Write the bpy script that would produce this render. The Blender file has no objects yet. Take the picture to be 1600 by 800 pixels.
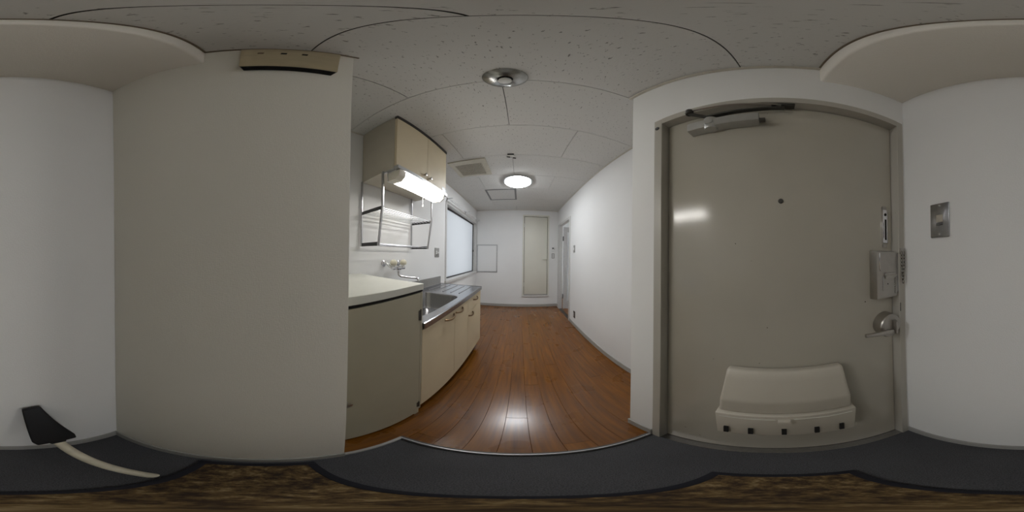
import bpy, bmesh, math, random
from mathutils import Vector, Matrix
random.seed(7)
PI = math.pi
C = bpy.context.scene.collection
SC = bpy.context.scene

# ------------------------------------------------------------------ camera
def rot(yaw, pitch, roll):
    cy, sy = math.cos(yaw), math.sin(yaw)
    cp, sp = math.cos(pitch), math.sin(pitch)
    cr, sr = math.cos(roll), math.sin(roll)
    return (Matrix(((cy, sy, 0), (-sy, cy, 0), (0, 0, 1))) @ Matrix(((1, 0, 0), (0, cp, -sp), (0, sp, cp)))
            @ Matrix(((cr, 0, sr), (0, 1, 0), (-sr, 0, cr))))
CAMH = 1.2
RM = rot(.04732, -.00537, .01324).transposed()
right, fwd, upv = RM @ Vector((1, 0, 0)), RM @ Vector((0, 1, 0)), RM @ Vector((0, 0, 1))
cd = bpy.data.cameras.new('camera')
cd.type = 'PANO'
try:
    cd.panorama_type = 'EQUIRECTANGULAR'
except Exception:
    pass
try:
    cd.cycles.panorama_type = 'EQUIRECTANGULAR'
except Exception:
    pass
cd.clip_start = .01
cam = bpy.data.objects.new('camera', cd)
C.objects.link(cam)
cam.matrix_world = Matrix(((right.x, upv.x, -fwd.x, 0), (right.y, upv.y, -fwd.y, 0), (right.z, upv.z, -fwd.z, CAMH), (0, 0, 0, 1)))
SC.camera = cam

# ------------------------------------------------------------------ light
w = bpy.data.worlds.new('overcast_sky')
SC.world = w
w.use_nodes = True
w.node_tree.nodes['Background'].inputs[0].default_value = (.80, .88, 1, 1)
w.node_tree.nodes['Background'].inputs[1].default_value = .5
LAMP = 46          # round ceiling lamp
TUBE = 22          # fluorescent tube over the sink
def daylight(name, loc, direction, sx, sy, power, col=(.95, .97, 1)):
    l = bpy.data.lights.new(name, 'AREA')
    l.shape = 'RECTANGLE'; l.size = sx; l.size_y = sy; l.energy = power; l.color = col
    o = bpy.data.objects.new(name, l); C.objects.link(o)
    o.location = loc
    o.rotation_euler = Vector(direction).to_track_quat('-Z', 'Z').to_euler()
daylight('daylight', (-1.75, 2.95, 1.5), (1, 0, 0), 1.8, 1.4, 9.5)
daylight('daylight', (3.4, 3.45, 1.3), (-1, 0, 0), 2.1, 1.9, 90)
vs = SC.view_settings
vs.view_transform = 'Standard'; vs.look = 'None'; vs.gamma = 1; vs.use_curve_mapping = False
vs.exposure = 0.22

# ------------------------------------------------------------------ materials
def nm(name):
    m = bpy.data.materials.new(name); m.use_nodes = True
    nt = m.node_tree; b = nt.nodes['Principled BSDF']
    return m, nt, b
def N(nt, t, **kw):
    n = nt.nodes.new(t)
    for k, v in kw.items(): setattr(n, k, v)
    return n
def lin(r, g, b):
    f = lambda c: c / 12.92 if c <= .04045 else ((c + .055) / 1.055) ** 2.4
    return (f(r / 255), f(g / 255), f(b / 255), 1)
def coords(nt, scale=(1, 1, 1)):
    t = N(nt, 'ShaderNodeTexCoord'); mp = N(nt, 'ShaderNodeMapping')
    mp.inputs['Scale'].default_value = scale
    nt.links.new(t.outputs['Object'], mp.inputs[0])
    return mp.outputs[0]
def noise(nt, vec, scale, detail=3, rough=.5):
    n = N(nt, 'ShaderNodeTexNoise')
    n.inputs['Scale'].default_value = scale; n.inputs['Detail'].default_value = detail; n.inputs['Roughness'].default_value = rough
    nt.links.new(vec, n.inputs['Vector'])
    return n.outputs[0]
def ramp(nt, fac, stops, interp='LINEAR'):
    r = N(nt, 'ShaderNodeValToRGB'); r.color_ramp.interpolation = interp
    el = r.color_ramp.elements
    while len(el) < len(stops): el.new(.5)
    for e, (p, c) in zip(el, stops): e.position = p; e.color = c
    nt.links.new(fac, r.inputs[0])
    return r.outputs[0]
def bump(nt, b, h, strength, dist=.002):
    n = N(nt, 'ShaderNodeBump'); n.inputs['Strength'].default_value = strength; n.inputs['Distance'].default_value = dist
    nt.links.new(h, n.inputs['Height']); nt.links.new(n.outputs[0], b.inputs['Normal'])
def plain(name, col, rough=.5, metal=0, var=.06, nscale=30, bmp=0, spec=.5):
    m, nt, b = nm(name)
    v = coords(nt)
    n = noise(nt, v, nscale)
    lo = tuple(c * (1 - var) for c in col[:3]) + (1,); hi = tuple(min(1, c * (1 + var)) for c in col[:3]) + (1,)
    nt.links.new(ramp(nt, n, [(.3, lo), (.7, hi)]), b.inputs['Base Color'])
    b.inputs['Roughness'].default_value = rough; b.inputs['Metallic'].default_value = metal
    b.inputs['Specular IOR Level'].default_value = spec
    if bmp: bump(nt, b, n, bmp)
    return m
def glow(name, col, strength):
    m, nt, b = nm(name)
    b.inputs['Base Color'].default_value = (.9, .9, .9, 1)
    b.inputs['Emission Color'].default_value = col; b.inputs['Emission Strength'].default_value = strength
    return m

# woven wallpaper
def wallpaper(name, col):
    m, nt, b = nm(name)
    v = coords(nt)
    n1 = noise(nt, v, 1.6, 3); n2 = noise(nt, coords(nt, (500, 500, 120)), 1, 2); n3 = noise(nt, coords(nt, (120, 120, 600)), 1, 2)
    nt.links.new(ramp(nt, n1, [(.3, tuple(c * .965 for c in col[:3]) + (1,)), (.7, col)]), b.inputs['Base Color'])
    ad = N(nt, 'ShaderNodeMath', operation='ADD'); nt.links.new(n2, ad.inputs[0]); nt.links.new(n3, ad.inputs[1])
    bump(nt, b, ad.outputs[0], .35, .0012)
    b.inputs['Roughness'].default_value = .85; b.inputs['Specular IOR Level'].default_value = .2
    return m
M = {}
M['wall'] = wallpaper('wallpaper', (.79, .788, .776, 1))
M['wall_beige'] = wallpaper('beige_wallpaper', (.86, .83, .745, 1))
M['wall_entry'] = wallpaper('lightened_entry_wallpaper', (.86, .855, .835, 1))  # same wallpaper, paler to brighten the entry: light put into the colour
M['soffit'] = wallpaper('soffit_paper', (.86, .82, .74, 1))
# rock wool ceiling board
m, nt, b = nm('ceiling_board'); v = coords(nt, (2.6, 1, 1))
n1 = noise(nt, v, 42, 4, .6); n2 = noise(nt, v, 70, 3)
fl = ramp(nt, n1, [(.335, (.25, .25, .235, 1)), (.375, (.67, .665, .64, 1))])
nt.links.new(fl, b.inputs['Base Color']); b.inputs['Roughness'].default_value = .95; b.inputs['Specular IOR Level'].default_value = .1
bump(nt, b, n2, .3, .002)
M['tile'] = m
M['groove'] = plain('joint_shadow', (.05, .048, .042), .9)
# wood floor
m, nt, b = nm('varnished_wood')
oi = N(nt, 'ShaderNodeObjectInfo')
v = coords(nt, (34, 2.2, 1))
off = N(nt, 'ShaderNodeVectorMath', operation='ADD'); sc = N(nt, 'ShaderNodeMath', operation='MULTIPLY'); sc.inputs[1].default_value = 40
nt.links.new(oi.outputs['Random'], sc.inputs[0]); nt.links.new(v, off.inputs[0])
cx = N(nt, 'ShaderNodeCombineXYZ'); nt.links.new(sc.outputs[0], cx.inputs[1]); nt.links.new(sc.outputs[0], cx.inputs[2]); nt.links.new(cx.outputs[0], off.inputs[1])
n1 = noise(nt, off.outputs[0], 1.5, 3, .5)
g = ramp(nt, n1, [(.25, lin(90, 52, 7)), (.5, lin(114, 68, 9)), (.75, lin(134, 83, 15))])
hv = N(nt, 'ShaderNodeHueSaturation'); nt.links.new(g, hv.inputs['Color'])
mr = N(nt, 'ShaderNodeMapRange'); mr.inputs[3].default_value = .93; mr.inputs[4].default_value = 1.08
nt.links.new(oi.outputs['Random'], mr.inputs[0]); nt.links.new(mr.outputs[0], hv.inputs['Value'])
nt.links.new(hv.outputs[0], b.inputs['Base Color'])
rr = N(nt, 'ShaderNodeMapRange'); rr.inputs[3].default_value = .22; rr.inputs[4].default_value = .36
nt.links.new(noise(nt, coords(nt), 5, 3), rr.inputs[0]); nt.links.new(rr.outputs[0], b.inputs['Roughness'])
bump(nt, b, n1, .10, .001); b.inputs['Specular IOR Level'].default_value = .4; b.inputs['Coat Weight'].default_value = .45; b.inputs['Coat Roughness'].default_value = .2
M['wood'] = m
M['under'] = plain('dark_subfloor', (.045, .025, .014), .9)
# carpet
m, nt, b = nm('needle_carpet'); v = coords(nt)
n1 = noise(nt, v, 420, 2); n2 = noise(nt, v, 5, 3)
mx = N(nt, 'ShaderNodeMix', data_type='RGBA', blend_type='MULTIPLY'); mx.inputs[0].default_value = 1
nt.links.new(ramp(nt, n1, [(.3, (.048, .048, .051, 1)), (.7, (.14, .14, .148, 1))]), mx.inputs[6])
nt.links.new(ramp(nt, n2, [(.3, (.85, .85, .85, 1)), (.7, (1, 1, 1, 1))]), mx.inputs[7])
nt.links.new(mx.outputs[2], b.inputs['Base Color']); b.inputs['Roughness'].default_value = 1; b.inputs['Specular IOR Level'].default_value = .1
bump(nt, b, n1, .8, .003); M['carpet'] = m
# mottled mat
m, nt, b = nm('mottled_mat'); v = coords(nt)
n1 = noise(nt, coords(nt, (1, 1, 1)), 38, 5, .7)
nt.links.new(ramp(nt, n1, [(.30, (.018, .014, .014, 1)), (.44, (.06, .036, .017, 1)), (.56, (.15, .095, .036, 1)), (.68, (.29, .21, .105, 1))]), b.inputs['Base Color'])
b.inputs['Roughness'].default_value = 1; bump(nt, b, n1, .7, .004); M['mat'] = m
M['mat_border'] = plain('black_binding', (.012, .012, .018), .9, nscale=200)
# painted steel
def painted(name, col, rough, wear=True):
    m, nt, b = nm(name); v = coords(nt)
    n1 = noise(nt, v, 2.5, 4); 
    base = ramp(nt, n1, [(.3, tuple(c * .94 for c in col) + (1,)), (.7, tuple(c * 1.04 for c in col) + (1,))])
    if wear:
        n2 = noise(nt, v, 38, 2, .4)
        k = ramp(nt, n2, [(.185, (.12, .12, .12, 1)), (.2, (1, 1, 1, 1))])
        mx = N(nt, 'ShaderNodeMix', data_type='RGBA', blend_type='MULTIPLY'); mx.inputs[0].default_value = 1
        nt.links.new(base, mx.inputs[6]); nt.links.new(k, mx.inputs[7]); base = mx.outputs[2]
    nt.links.new(base, b.inputs['Base Color']); b.inputs['Roughness'].default_value = rough
    bump(nt, b, noise(nt, v, 160, 2), .05, .001)
    return m
M['door'] = painted('beige_door_paint', (.48, .45, .38), .16)
M['frame'] = painted('grey_beige_frame_paint', (.47, .445, .39), .36)
M['plastic'] = plain('beige_plastic', (.56, .52, .44), .38, var=.03, nscale=6)
M['hole'] = plain('black_opening', (.008, .007, .006), .9)
M['tan'] = plain('tan_cover', (.50, .42, .27), .55, var=.08, nscale=14)
M['steel'] = plain('brushed_steel', (.42, .42, .43), .24, 1, .08, 60)
M['chrome'] = plain('chrome', (.78, .78, .80), .10, 1, .03)
M['satin'] = plain('satin_nickel', (.46, .44, .41), .32, 1, .05)
M['closer'] = plain('silver_paint', (.50, .50, .48), .40, .6, .05)
M['darkmetal'] = plain('dark_arm_metal', (.09, .088, .08), .45, .7)
M['black'] = plain('black_plastic', (.006, .006, .007), .45, spec=.25)
M['rubber'] = plain('grey_rubber', (.10, .10, .10), .7)
M['cream_pole'] = plain('cream_pole', (.62, .57, .44), .5, var=.12, nscale=22)
M['laminate'] = plain('cream_laminate', (.68, .58, .40), .5, var=.03, nscale=5)
M['lamside'] = plain('beige_melamine_side', (.50, .46, .38), .55, var=.04, nscale=8)
M['cabinet'] = plain('pale_grey_laminate', (.42, .39, .29), .5, var=.03, nscale=5)
M['cabtop'] = plain('ivory_worktop', (.68, .68, .61), .4, var=.02)
M['bronze'] = plain('bronze_handle', (.20, .13, .07), .35, .9)
M['base'] = plain('grey_vinyl_skirting', (.37, .36, .335), .6, var=.05)
M['hatchframe'] = plain('grey_hatch_frame', (.20, .20, .195), .5, .3)
M['dish'] = plain('dull_chrome', (.36, .36, .35), .26, 1, .12, 40)
M['rail'] = plain('pale_rail', (.74, .74, .74), .35)
M['chain'] = plain('tarnished_chrome', (.30, .29, .27), .22, 1, .3, 300)
M['rackmetal'] = plain('worn_chrome', (.50, .50, .51), .34, 1, .06)
M['leafpaint'] = plain('grey_leaf_paint', (.46, .45, .44), .5, var=.04)
M['trim'] = plain('cream_ceiling_trim', (.62, .58, .50), .6)
M['browntrim'] = plain('brown_ceiling_trim', (.20, .16, .11), .6)
M['alu'] = plain('aluminium', (.50, .50, .50), .38, .85)
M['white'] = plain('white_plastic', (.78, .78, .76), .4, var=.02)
M['greyplate'] = plain('grey_plate', (.36, .355, .34), .45, .4)
M['woodframe'] = plain('grey_white_frame', (.60, .59, .57), .5, var=.04)
M['bathdoor'] = plain('cream_bath_door', (.68, .665, .58), .45, var=.02, nscale=4)
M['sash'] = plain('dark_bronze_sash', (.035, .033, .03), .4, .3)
M['ventm'] = plain('beige_vent_plastic', (.55, .52, .43), .5)
M['knobm'] = plain('cream_tap_handle', (.70, .66, .52), .3, var=.03)
M['bar'] = plain('black_end_bar', (.02, .02, .022), .35)
M['lamp'] = glow('lit_lamp_diffuser', (.93, .96, 1, 1), LAMP)
M['tube'] = glow('lit_tube_cover', (1, .97, .92, 1), TUBE)
M['tubeend'] = plain('cream_lamp_cap', (.72, .68, .58), .5)
def frosted(name, col, f):
    m, nt, b = nm(name); nt.nodes.remove(b)
    v = coords(nt)
    t = N(nt, 'ShaderNodeBsdfTranslucent'); d = N(nt, 'ShaderNodeBsdfDiffuse'); g = N(nt, 'ShaderNodeBsdfGlossy'); g.inputs['Roughness'].default_value = .5
    t.inputs[0].default_value = col; d.inputs[0].default_value = (.55, .57, .57, 1)
    bp = N(nt, 'ShaderNodeBump'); bp.inputs['Strength'].default_value = .4; bp.inputs['Distance'].default_value = .002
    nt.links.new(noise(nt, v, 180, 2), bp.inputs['Height'])
    for n in (t, d, g): nt.links.new(bp.outputs[0], n.inputs['Normal'])
    a = N(nt, 'ShaderNodeMixShader'); a.inputs[0].default_value = f; nt.links.new(d.outputs[0], a.inputs[1]); nt.links.new(t.outputs[0], a.inputs[2])
    c = N(nt, 'ShaderNodeMixShader'); c.inputs[0].default_value = .05; nt.links.new(a.outputs[0], c.inputs[1]); nt.links.new(g.outputs[0], c.inputs[2])
    nt.links.new(c.outputs[0], nt.nodes['Material Output'].inputs[0])
    return m
M['pane'] = frosted('frosted_glass', (.89, .90, .905, 1), .70)

# ------------------------------------------------------------------ mesh helpers
class MB:
    def __init__(s): s.bm = bmesh.new()
    def _merge(s, b2):
        me = bpy.data.meshes.new('tmp'); b2.to_mesh(me); b2.free(); s.bm.from_mesh(me); bpy.data.meshes.remove(me)
    def box(s, x0, x1, y0, y1, z0, z1, bev=0, seg=2):
        b = bmesh.new()
        vs_ = [b.verts.new((x, y, z)) for x in (x0, x1) for y in (y0, y1) for z in (z0, z1)]
        for f in ((0, 1, 3, 2), (4, 6, 7, 5), (0, 4, 5, 1), (2, 3, 7, 6), (0, 2, 6, 4), (1, 5, 7, 3)): b.faces.new([vs_[i] for i in f])
        if bev: bmesh.ops.bevel(b, geom=b.edges[:], offset=bev, segments=seg, profile=.6, affect='EDGES')
        bmesh.ops.recalc_face_normals(b, faces=b.faces[:]); s._merge(b); return s
    def prism(s, pts, ax, a0, a1, bev=0, pts1=None):
        "polygon in the plane normal to axis ax, extruded a0..a1; pts1 = a different far outline"
        b = bmesh.new()
        def P(p, a): q = list(p); q.insert('xyz'.index(ax), a); return q
        A = [b.verts.new(P(p, a0)) for p in pts]; B = [b.verts.new(P(p, a1)) for p in (pts1 or pts)]
        n = len(pts)
        b.faces.new(A); b.faces.new(B[::-1])
        for i in range(n): b.faces.new((A[i], A[(i + 1) % n], B[(i + 1) % n], B[i]))
        bmesh.ops.recalc_face_normals(b, faces=b.faces[:])
        if bev: bmesh.ops.bevel(b, geom=b.edges[:], offset=bev, segments=2, profile=.6, affect='EDGES')
        s._merge(b); return s
    def tube(s, path, r, seg=8):
        path = [Vector(p) for p in path]; rs = r if isinstance(r, (list, tuple)) else [r] * len(path)
        b = bmesh.new(); rings = []; prev = None
        for i, p in enumerate(path):
            d = (path[min(i + 1, len(path) - 1)] - path[max(i - 1, 0)]).normalized()
            if prev is None:
                u = d.orthogonal().normalized()
            else:
                u = (prev - d * prev.dot(d)).normalized()
            prev = u; v = d.cross(u)
            rings.append([b.verts.new(p + (u * math.cos(t) + v * math.sin(t)) * rs[i]) for t in (2 * PI * k / seg for k in range(seg))])
        for a, c in zip(rings, rings[1:]):
            for k in range(seg): b.faces.new((a[k], a[(k + 1) % seg], c[(k + 1) % seg], c[k]))
        b.faces.new(rings[0][::-1]); b.faces.new(rings[-1])
        bmesh.ops.recalc_face_normals(b, faces=b.faces[:]); s._merge(b); return s
    def lathe(s, prof, c, axis, seg=24):
        "prof = [(radius, distance along axis)]"
        a = Vector(axis).normalized(); u = a.orthogonal().normalized(); v = a.cross(u); c = Vector(c)
        b = bmesh.new(); rings = []
        for r, h in prof:
            if r < 1e-6: rings.append([b.verts.new(c + a * h)])
            else: rings.append([b.verts.new(c + a * h + (u * math.cos(t) + v * math.sin(t)) * r) for t in (2 * PI * k / seg for k in range(seg))])
        for p, q in zip(rings, rings[1:]):
            for k in range(seg):
                k1 = (k + 1) % seg
                if len(p) == 1 and len(q) == 1: continue
                if len(p) == 1: b.faces.new((p[0], q[k1], q[k]))
                elif len(q) == 1: b.faces.new((p[k], p[k1], q[0]))
                else: b.faces.new((p[k], p[k1], q[k1], q[k]))
        if len(rings[0]) > 1: b.faces.new(rings[0][::-1])
        if len(rings[-1]) > 1: b.faces.new(rings[-1])
        bmesh.ops.recalc_face_normals(b, faces=b.faces[:]); s._merge(b); return s
    def faces(s, verts, faces):
        b = bmesh.new(); V = [b.verts.new(v) for v in verts]
        for f in faces: b.faces.new([V[i] for i in f])
        bmesh.ops.recalc_face_normals(b, faces=b.faces[:]); s._merge(b); return s
    def hull(s, pts, bev=0, seg=2):
        b = bmesh.new()
        for p in pts: b.verts.new(p)
        bmesh.ops.convex_hull(b, input=b.verts[:])
        bmesh.ops.dissolve_limit(b, angle_limit=.02, verts=b.verts[:], edges=b.edges[:])
        if bev: bmesh.ops.bevel(b, geom=b.edges[:], offset=bev, segments=seg, profile=.6, affect='EDGES')
        bmesh.ops.recalc_face_normals(b, faces=b.faces[:]); s._merge(b); return s
    def build(s, name, m, parent=None, **props):
        base = Vector((0, 0, 0))
        if parent is not None:
            q = parent
            while q.parent: q = q.parent
            base = q.location.copy()
        me = bpy.data.meshes.new(name)
        if parent is None:                      # a mesh thing: origin at the middle of its underside
            xs = [v.co for v in s.bm.verts]
            base = Vector(((min(v.x for v in xs) + max(v.x for v in xs)) / 2, (min(v.y for v in xs) + max(v.y for v in xs)) / 2, min(v.z for v in xs)))
        bmesh.ops.translate(s.bm, verts=s.bm.verts[:], vec=-base)
        s.bm.to_mesh(me); s.bm.free()
        for p in me.polygons: p.use_smooth = True
        me.set_sharp_from_angle(angle=math.radians(38))
        me.materials.append(m)
        o = bpy.data.objects.new(name, me); C.objects.link(o)
        if parent is None: o.location = base
        else: o.parent = parent
        for k, v in props.items(): o[k] = v
        return o
def thing(name, loc, label=None, category=None, group=None, kind=None):
    o = bpy.data.objects.new(name, None); C.objects.link(o); o.location = loc; o.empty_display_size = .05
    if label: o['label'] = label
    if category: o['category'] = category
    if group: o['group'] = group
    if kind: o['kind'] = kind
    return o
def box(*a, **k): return MB().box(*a, **k)

# ------------------------------------------------------------------ room dimensions (camera at x=y=0)
XR, XL, YF, ZC = .893, -1.038, 3.806, 2.329
XD, XE, YB = .478, -.372, -.486
YP, YR, YS, ZS = .216, .582, -.142, 2.14
ZE = -.014
S = 'structure'
# ------------------------------------------------------------------ walls
def wall_x(name, x0, x1, y0, y1, z0, z1, hole, m=M['wall']):
    h0, h1, k0, k1 = hole; b = MB()
    if h0 > y0: b.box(x0, x1, y0, h0, z0, z1)
    if h1 < y1: b.box(x0, x1, h1, y1, z0, z1)
    if k0 > z0: b.box(x0, x1, max(h0, y0), min(h1, y1), z0, k0)
    if k1 < z1: b.box(x0, x1, max(h0, y0), min(h1, y1), k1, z1)
    return b.build(name, m, kind=S)
wall_x('wall_left', XL - .14, XL, YP, YF, -.06, ZC, (2.10, YF - .003, .80, 2.03))
wall_x('wall_right', XR, XR + .062, YR, YF, -.06, ZC, (2.785, 3.69, -.06, 1.965))
b = MB()                                         # far wall with the bathroom door opening
for q in ((XL - .14, .062, -.06, ZC), (.69, XR + .062, -.06, ZC)): b.box(q[0], q[1], YF, YF + .1, q[2], q[3])
b.box(.062, .69, YF, YF + .1, -.06, .25); b.box(.062, .69, YF, YF + .1, 2.205, ZC)
b.build('wall_far', M['wall'], kind=S)
wall_x('wall_entry', XD, XD + .16, YB, YR, -.06, ZC, (-.48, .443, -.06, 1.915), M['wall_entry'])
b = MB().box(XD + .16, XR + .062, YR - .2, YR, -.06, ZC)
b.build('wall_return', M['wall_entry'], kind=S)
MB().box(XE - .12, XD + .16, YB - .1, YB, -.06, ZC).build('wall_back', M['wall_entry'], kind=S)
MB().box(XL - .14, XE, YB, YP, -.06, ZC, bev=.004).build('wall_partition', M['wall_beige'], kind=S)
# ------------------------------------------------------------------ ceiling of boards
ceil = thing('ceiling', (0, 1.6, ZC), kind=S)
box(XL - .14, XR + .062, YB - .1, YF + .1, ZC + .012, ZC + .06).build('backing_board', M['groove'], ceil)
rows = [(-.142, .10, (-.05,)), (.10, .5975, (-.505,)), (.5975, 1.078, (-.085, .88)), (1.078, 1.56, (-.575, .39)),
        (1.56, 2.045, (-.085, .88)), (2.045, 2.52, (-.55, .435)), (2.52, 3.0, (-.085, .88)), (3.0, 3.48, (-.55, .435)), (3.48, 3.83, (-.085, .88))]
for y0, y1, js in rows:
    xs = [XL - .02] + [j for j in js if j < XR - .02] + [XR + .02]
    if y1 < .55: xs = [x for x in xs if x < XD] + [XD + .02]
    for a, c in zip(xs, xs[1:]):
        g = .0019
        box(a + g, c - g, y0 + g, y1 - g, ZC, ZC + .0118).build('ceiling_board', M['tile'], ceil)
# soffit over the back of the entry
MB().prism([(YB, ZS), (YS - .01, ZS), (YS - .004, ZS + .004), (YS, ZS + .012), (YS, ZC - .0005), (YB, ZC - .0005)], 'x', XE, XD).build('soffit', M['soffit'], ceil)
# ceiling trims
def trim(n, m, *boxes):
    b = MB()
    for q in boxes: b.box(*q, bev=.002, seg=1)
    return b.build(n, m, kind=S)
t_ = .010
trim('trim_1', M['trim'], (XL, XL + t_, YP, .70, ZC - t_, ZC), (XL, XL + t_, 1.38, YF, ZC - t_, ZC))
trim('trim_2', M['trim'], (XR - t_, XR, YR, YF, ZC - t_, ZC))
trim('trim_3', M['trim'], (XL + t_, XR - t_, YF - t_, YF, ZC - t_, ZC))
trim('trim_4', M['browntrim'], (XE, XE + .008, YS, YP + .012, ZC - .008, ZC))
trim('trim_5', M['browntrim'], (XD - .010, XD, YS, YR + .01, ZC - .004, ZC - .0005))
trim('trim_6', M['trim'], (XD - .016, XD, YS, YR + .016, ZC - .016, ZC - .0045))
trim('trim_7', M['browntrim'], (XE, XD, YS, YS + .007, ZC - .008, ZC))
# ------------------------------------------------------------------ floors
fl = thing('floor', (0, 2, 0), kind=S)
MB().box(XL - .14, XR + .062, .4465, YF + .1, -.05, -.006).box(XL - .14, XE - .001, YP, .4465, -.05, -.006).build('subfloor', M['under'], fl)
PW = .1025; x = -.05 - 10 * PW; k = 0
while x < XR:
    a, c = max(x, XL), min(x + PW, XR)
    if c - a > .012:
        ph = [1.70, 1.20, 2.34, 1.52, 2.0][k % 5] if k != 10 else .79
        ys = [YP if c <= XE else .447]
        y = ph - 1.82
        while y < YF:
            if y > ys[0] + .05 and y < YF - .05: ys.append(y)
            y += 1.82
        ys.append(YF)
        for y0, y1 in zip(ys, ys[1:]):
            g = .0003
            if c > XE and a < XE and y0 < .447:
                pass
            box(a + g, c - g, y0 + g, y1 - g, -.006, 0, bev=.0009, seg=1).build('floor_plank', M['wood'], fl)
    x += PW; k += 1
box(XL, XE - .012, YP, .447, -.006, -.0005).build('floor_plank', M['wood'], fl)
fe = MB().box(XE, XD + .04, YB, .4465, -.05, ZE).build('floor', M['carpet'], kind=S)
b = MB().prism([(.4465, ZE), (.442, ZE), (.442, -.001), (.445, .003), (.451, .003), (.452, .0005), (.4465, .0005)], 'x', XE - .012, XD)
b.prism([(XE - .0125, .0005), (XE - .0125, .003), (XE - .001, .003), (XE + .003, -.001), (XE + .003, ZE), (XE - .001, ZE), (XE - .001, .0005)], 'y', YP + .001, .4465)
b.build('trim_8', M['alu'], kind=S)
b = MB().box(XE - .0126, XD, .4525, .461, .0003, .0022); b.build('trim_9', M['rubber'], kind=S)
# ------------------------------------------------------------------ skirting
BH = .062
def skirt(n, *bx):
    b = MB()
    for q in bx: b.box(*q, bev=.002, seg=1)
    b.build(n, M['base'], kind=S)
skirt('baseboard_left', (XE, XE + .008, YB + .008, YP - .001, ZE, ZE + BH))
skirt('baseboard_back', (XE, XD - .001, YB, YB + .008, ZE, ZE + BH))
skirt('baseboard_far', (-1.0, XR - .008, YF - .008, YF, 0, BH))
skirt('baseboard_right', (XR - .008, XR, YR + .008, 2.783, 0, BH), (XR - .008, XR, 3.692, YF, 0, BH))
skirt('baseboard_entry', (XD - .008, XD, .445, YR + .008, .0035, .0035 + BH), (XD, XR - .008, YR, YR + .008, .0003, .0003 + BH))

# ------------------------------------------------------------------ entrance door
d = thing('door_1', (XD, -.02, ZE), kind=S)
LX = .516                                         # front face of the leaf
b = MB()
for y0, y1 in ((.402, .442), (-.4795, -.447)): b.box(XD - .004, XD + .10, y0, y1, ZE, 1.914, bev=.002, seg=1)
b.box(XD - .004, XD + .10, -.447, .402, 1.874, 1.914)
b.build('frame', M['frame'], d)
leaf = box(LX, LX + .038, -.4445, .3995, ZE + .012, 1.8715, bev=.0015, seg=1).build('leaf', M['door'], d, label='beige painted steel door leaf')
box(XD - .002, XD + .095, -.446, .401, ZE, ZE + .006, bev=.001, seg=1).build('threshold', M['steel'], d, label='steel threshold strip')
MB().lathe([(0, 0), (.0035, .0), (.0075, .001), (.0085, .004), (.0085, .006)], (LX - .006, -.017, 1.388), (1, 0, 0), 16).build('peephole', M['darkmetal'], d, label='small dark peephole')
MB().lathe([(0, 0), (.009, .001), (.011, .004), (.010, .006)], (XD - .010, .424, 1.846), (1, 0, 0), 10).build('rubber_buffer', M['rubber'], d, label='dark round buffer at the top corner of the frame')
# mail receiver
mb = MB()
y0, y1 = .160, -.212
pr = []
def ring(x, yl, yr, z): return [(x, yl, z), (x, yr, z)]
L = []
# hood outline sections (x, left y, right y, z)
sec = [(LX - .002, .150, -.205, .792), (.478, .148, -.203, .800), (.464, .152, -.206, .772), (.438, .160, -.213, .655), (.450, .164, -.219, .560), (LX - .002, .172, -.226, .555)]
b2 = bmesh.new()
lft = [b2.verts.new((x, a, z)) for x, a, c, z in sec]; rgt = [b2.verts.new((x, c, z)) for x, a, c, z in sec]
b2.faces.new(lft); b2.faces.new(rgt[::-1])
for i in range(len(sec)):
    j = (i + 1) % len(sec); b2.faces.new((lft[i], lft[j], rgt[j], rgt[i]))
bmesh.ops.recalc_face_normals(b2, faces=b2.faces[:])
bmesh.ops.bevel(b2, geom=b2.edges[:], offset=.012, segments=3, profile=.6, affect='EDGES', clamp_overlap=True)
mb._merge(b2)
mail = mb.build('mail_receiver', M['plastic'], d, label='beige plastic mail receiver hood low on the door')
tr = MB().hull([(LX - .002, .176, .553), (LX - .002, -.232, .553), (.437, .172, .553), (.437, -.228, .553),
                (LX - .002, .174, .300), (LX - .002, -.230, .300), (.445, .168, .352), (.445, -.224, .352)], bev=.006)
tray = tr.build('tray', M['plastic'], mail)
for yy in (.139, .071, -.018, -.107, -.180):
    box(.4365, .450, yy - .0068, yy + .0068, .374, .434).build('slot', M['hole'], mail)
box(.422, .444, -.036, -.002, .506, .530, bev=.003).build('latch', M['plastic'], mail)
MB().tube([(.4375, .158, .530), (.4368, .004, .530)], .0016, 6).tube([(.4368, -.044, .530), (.4375, -.214, .530)], .0016, 6).build('crease', M['cabtop'], mail)
# door closer
cl = thing('door_closer', (0, 0, 0), 'silver hydraulic door closer with folded dark arms at the door top'); cl.parent = d
cl.location = (0, 0, 0); cl.matrix_parent_inverse = Matrix()
del cl['label']
def clpart(mb_, n, m, **k): return mb_.build(n, m, cl, **k)
clpart(MB().box(LX - .046, LX, .047, .288, 1.742, 1.792, bev=.006), 'closer_body', M['closer'], label='silver closer body')
clpart(MB().lathe([(.024, 0), (.024, .058), (.020, .066), (0, .066)], (LX - .028, .205, 1.800), (0, 0, -1), 20).lathe([(.016, 0), (.014, .008), (0, .010)], (LX - .046, .205, 1.765), (-1, 0, 0), 14), 'pinion', M['closer'])
clpart(MB().lathe([(.012, 0), (.012, .018), (0, .02)], (LX - .03, .047, 1.752), (0, -1, 0), 10), 'end_plug', M['darkmetal'])
clpart(MB().hull([(.462, .29, 1.868), (.480, .29, 1.868), (.462, .29, 1.880), (.480, .29, 1.880), (.478, .196, 1.806), (.498, .196, 1.806), (.478, .205, 1.822), (.498, .205, 1.822)], bev=.002)
       .lathe([(.014, 0), (.014, .030), (0, .03)], (.470, .276, 1.862), (0, 0, 1), 14), 'knuckle_arm', M['darkmetal'])
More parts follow.
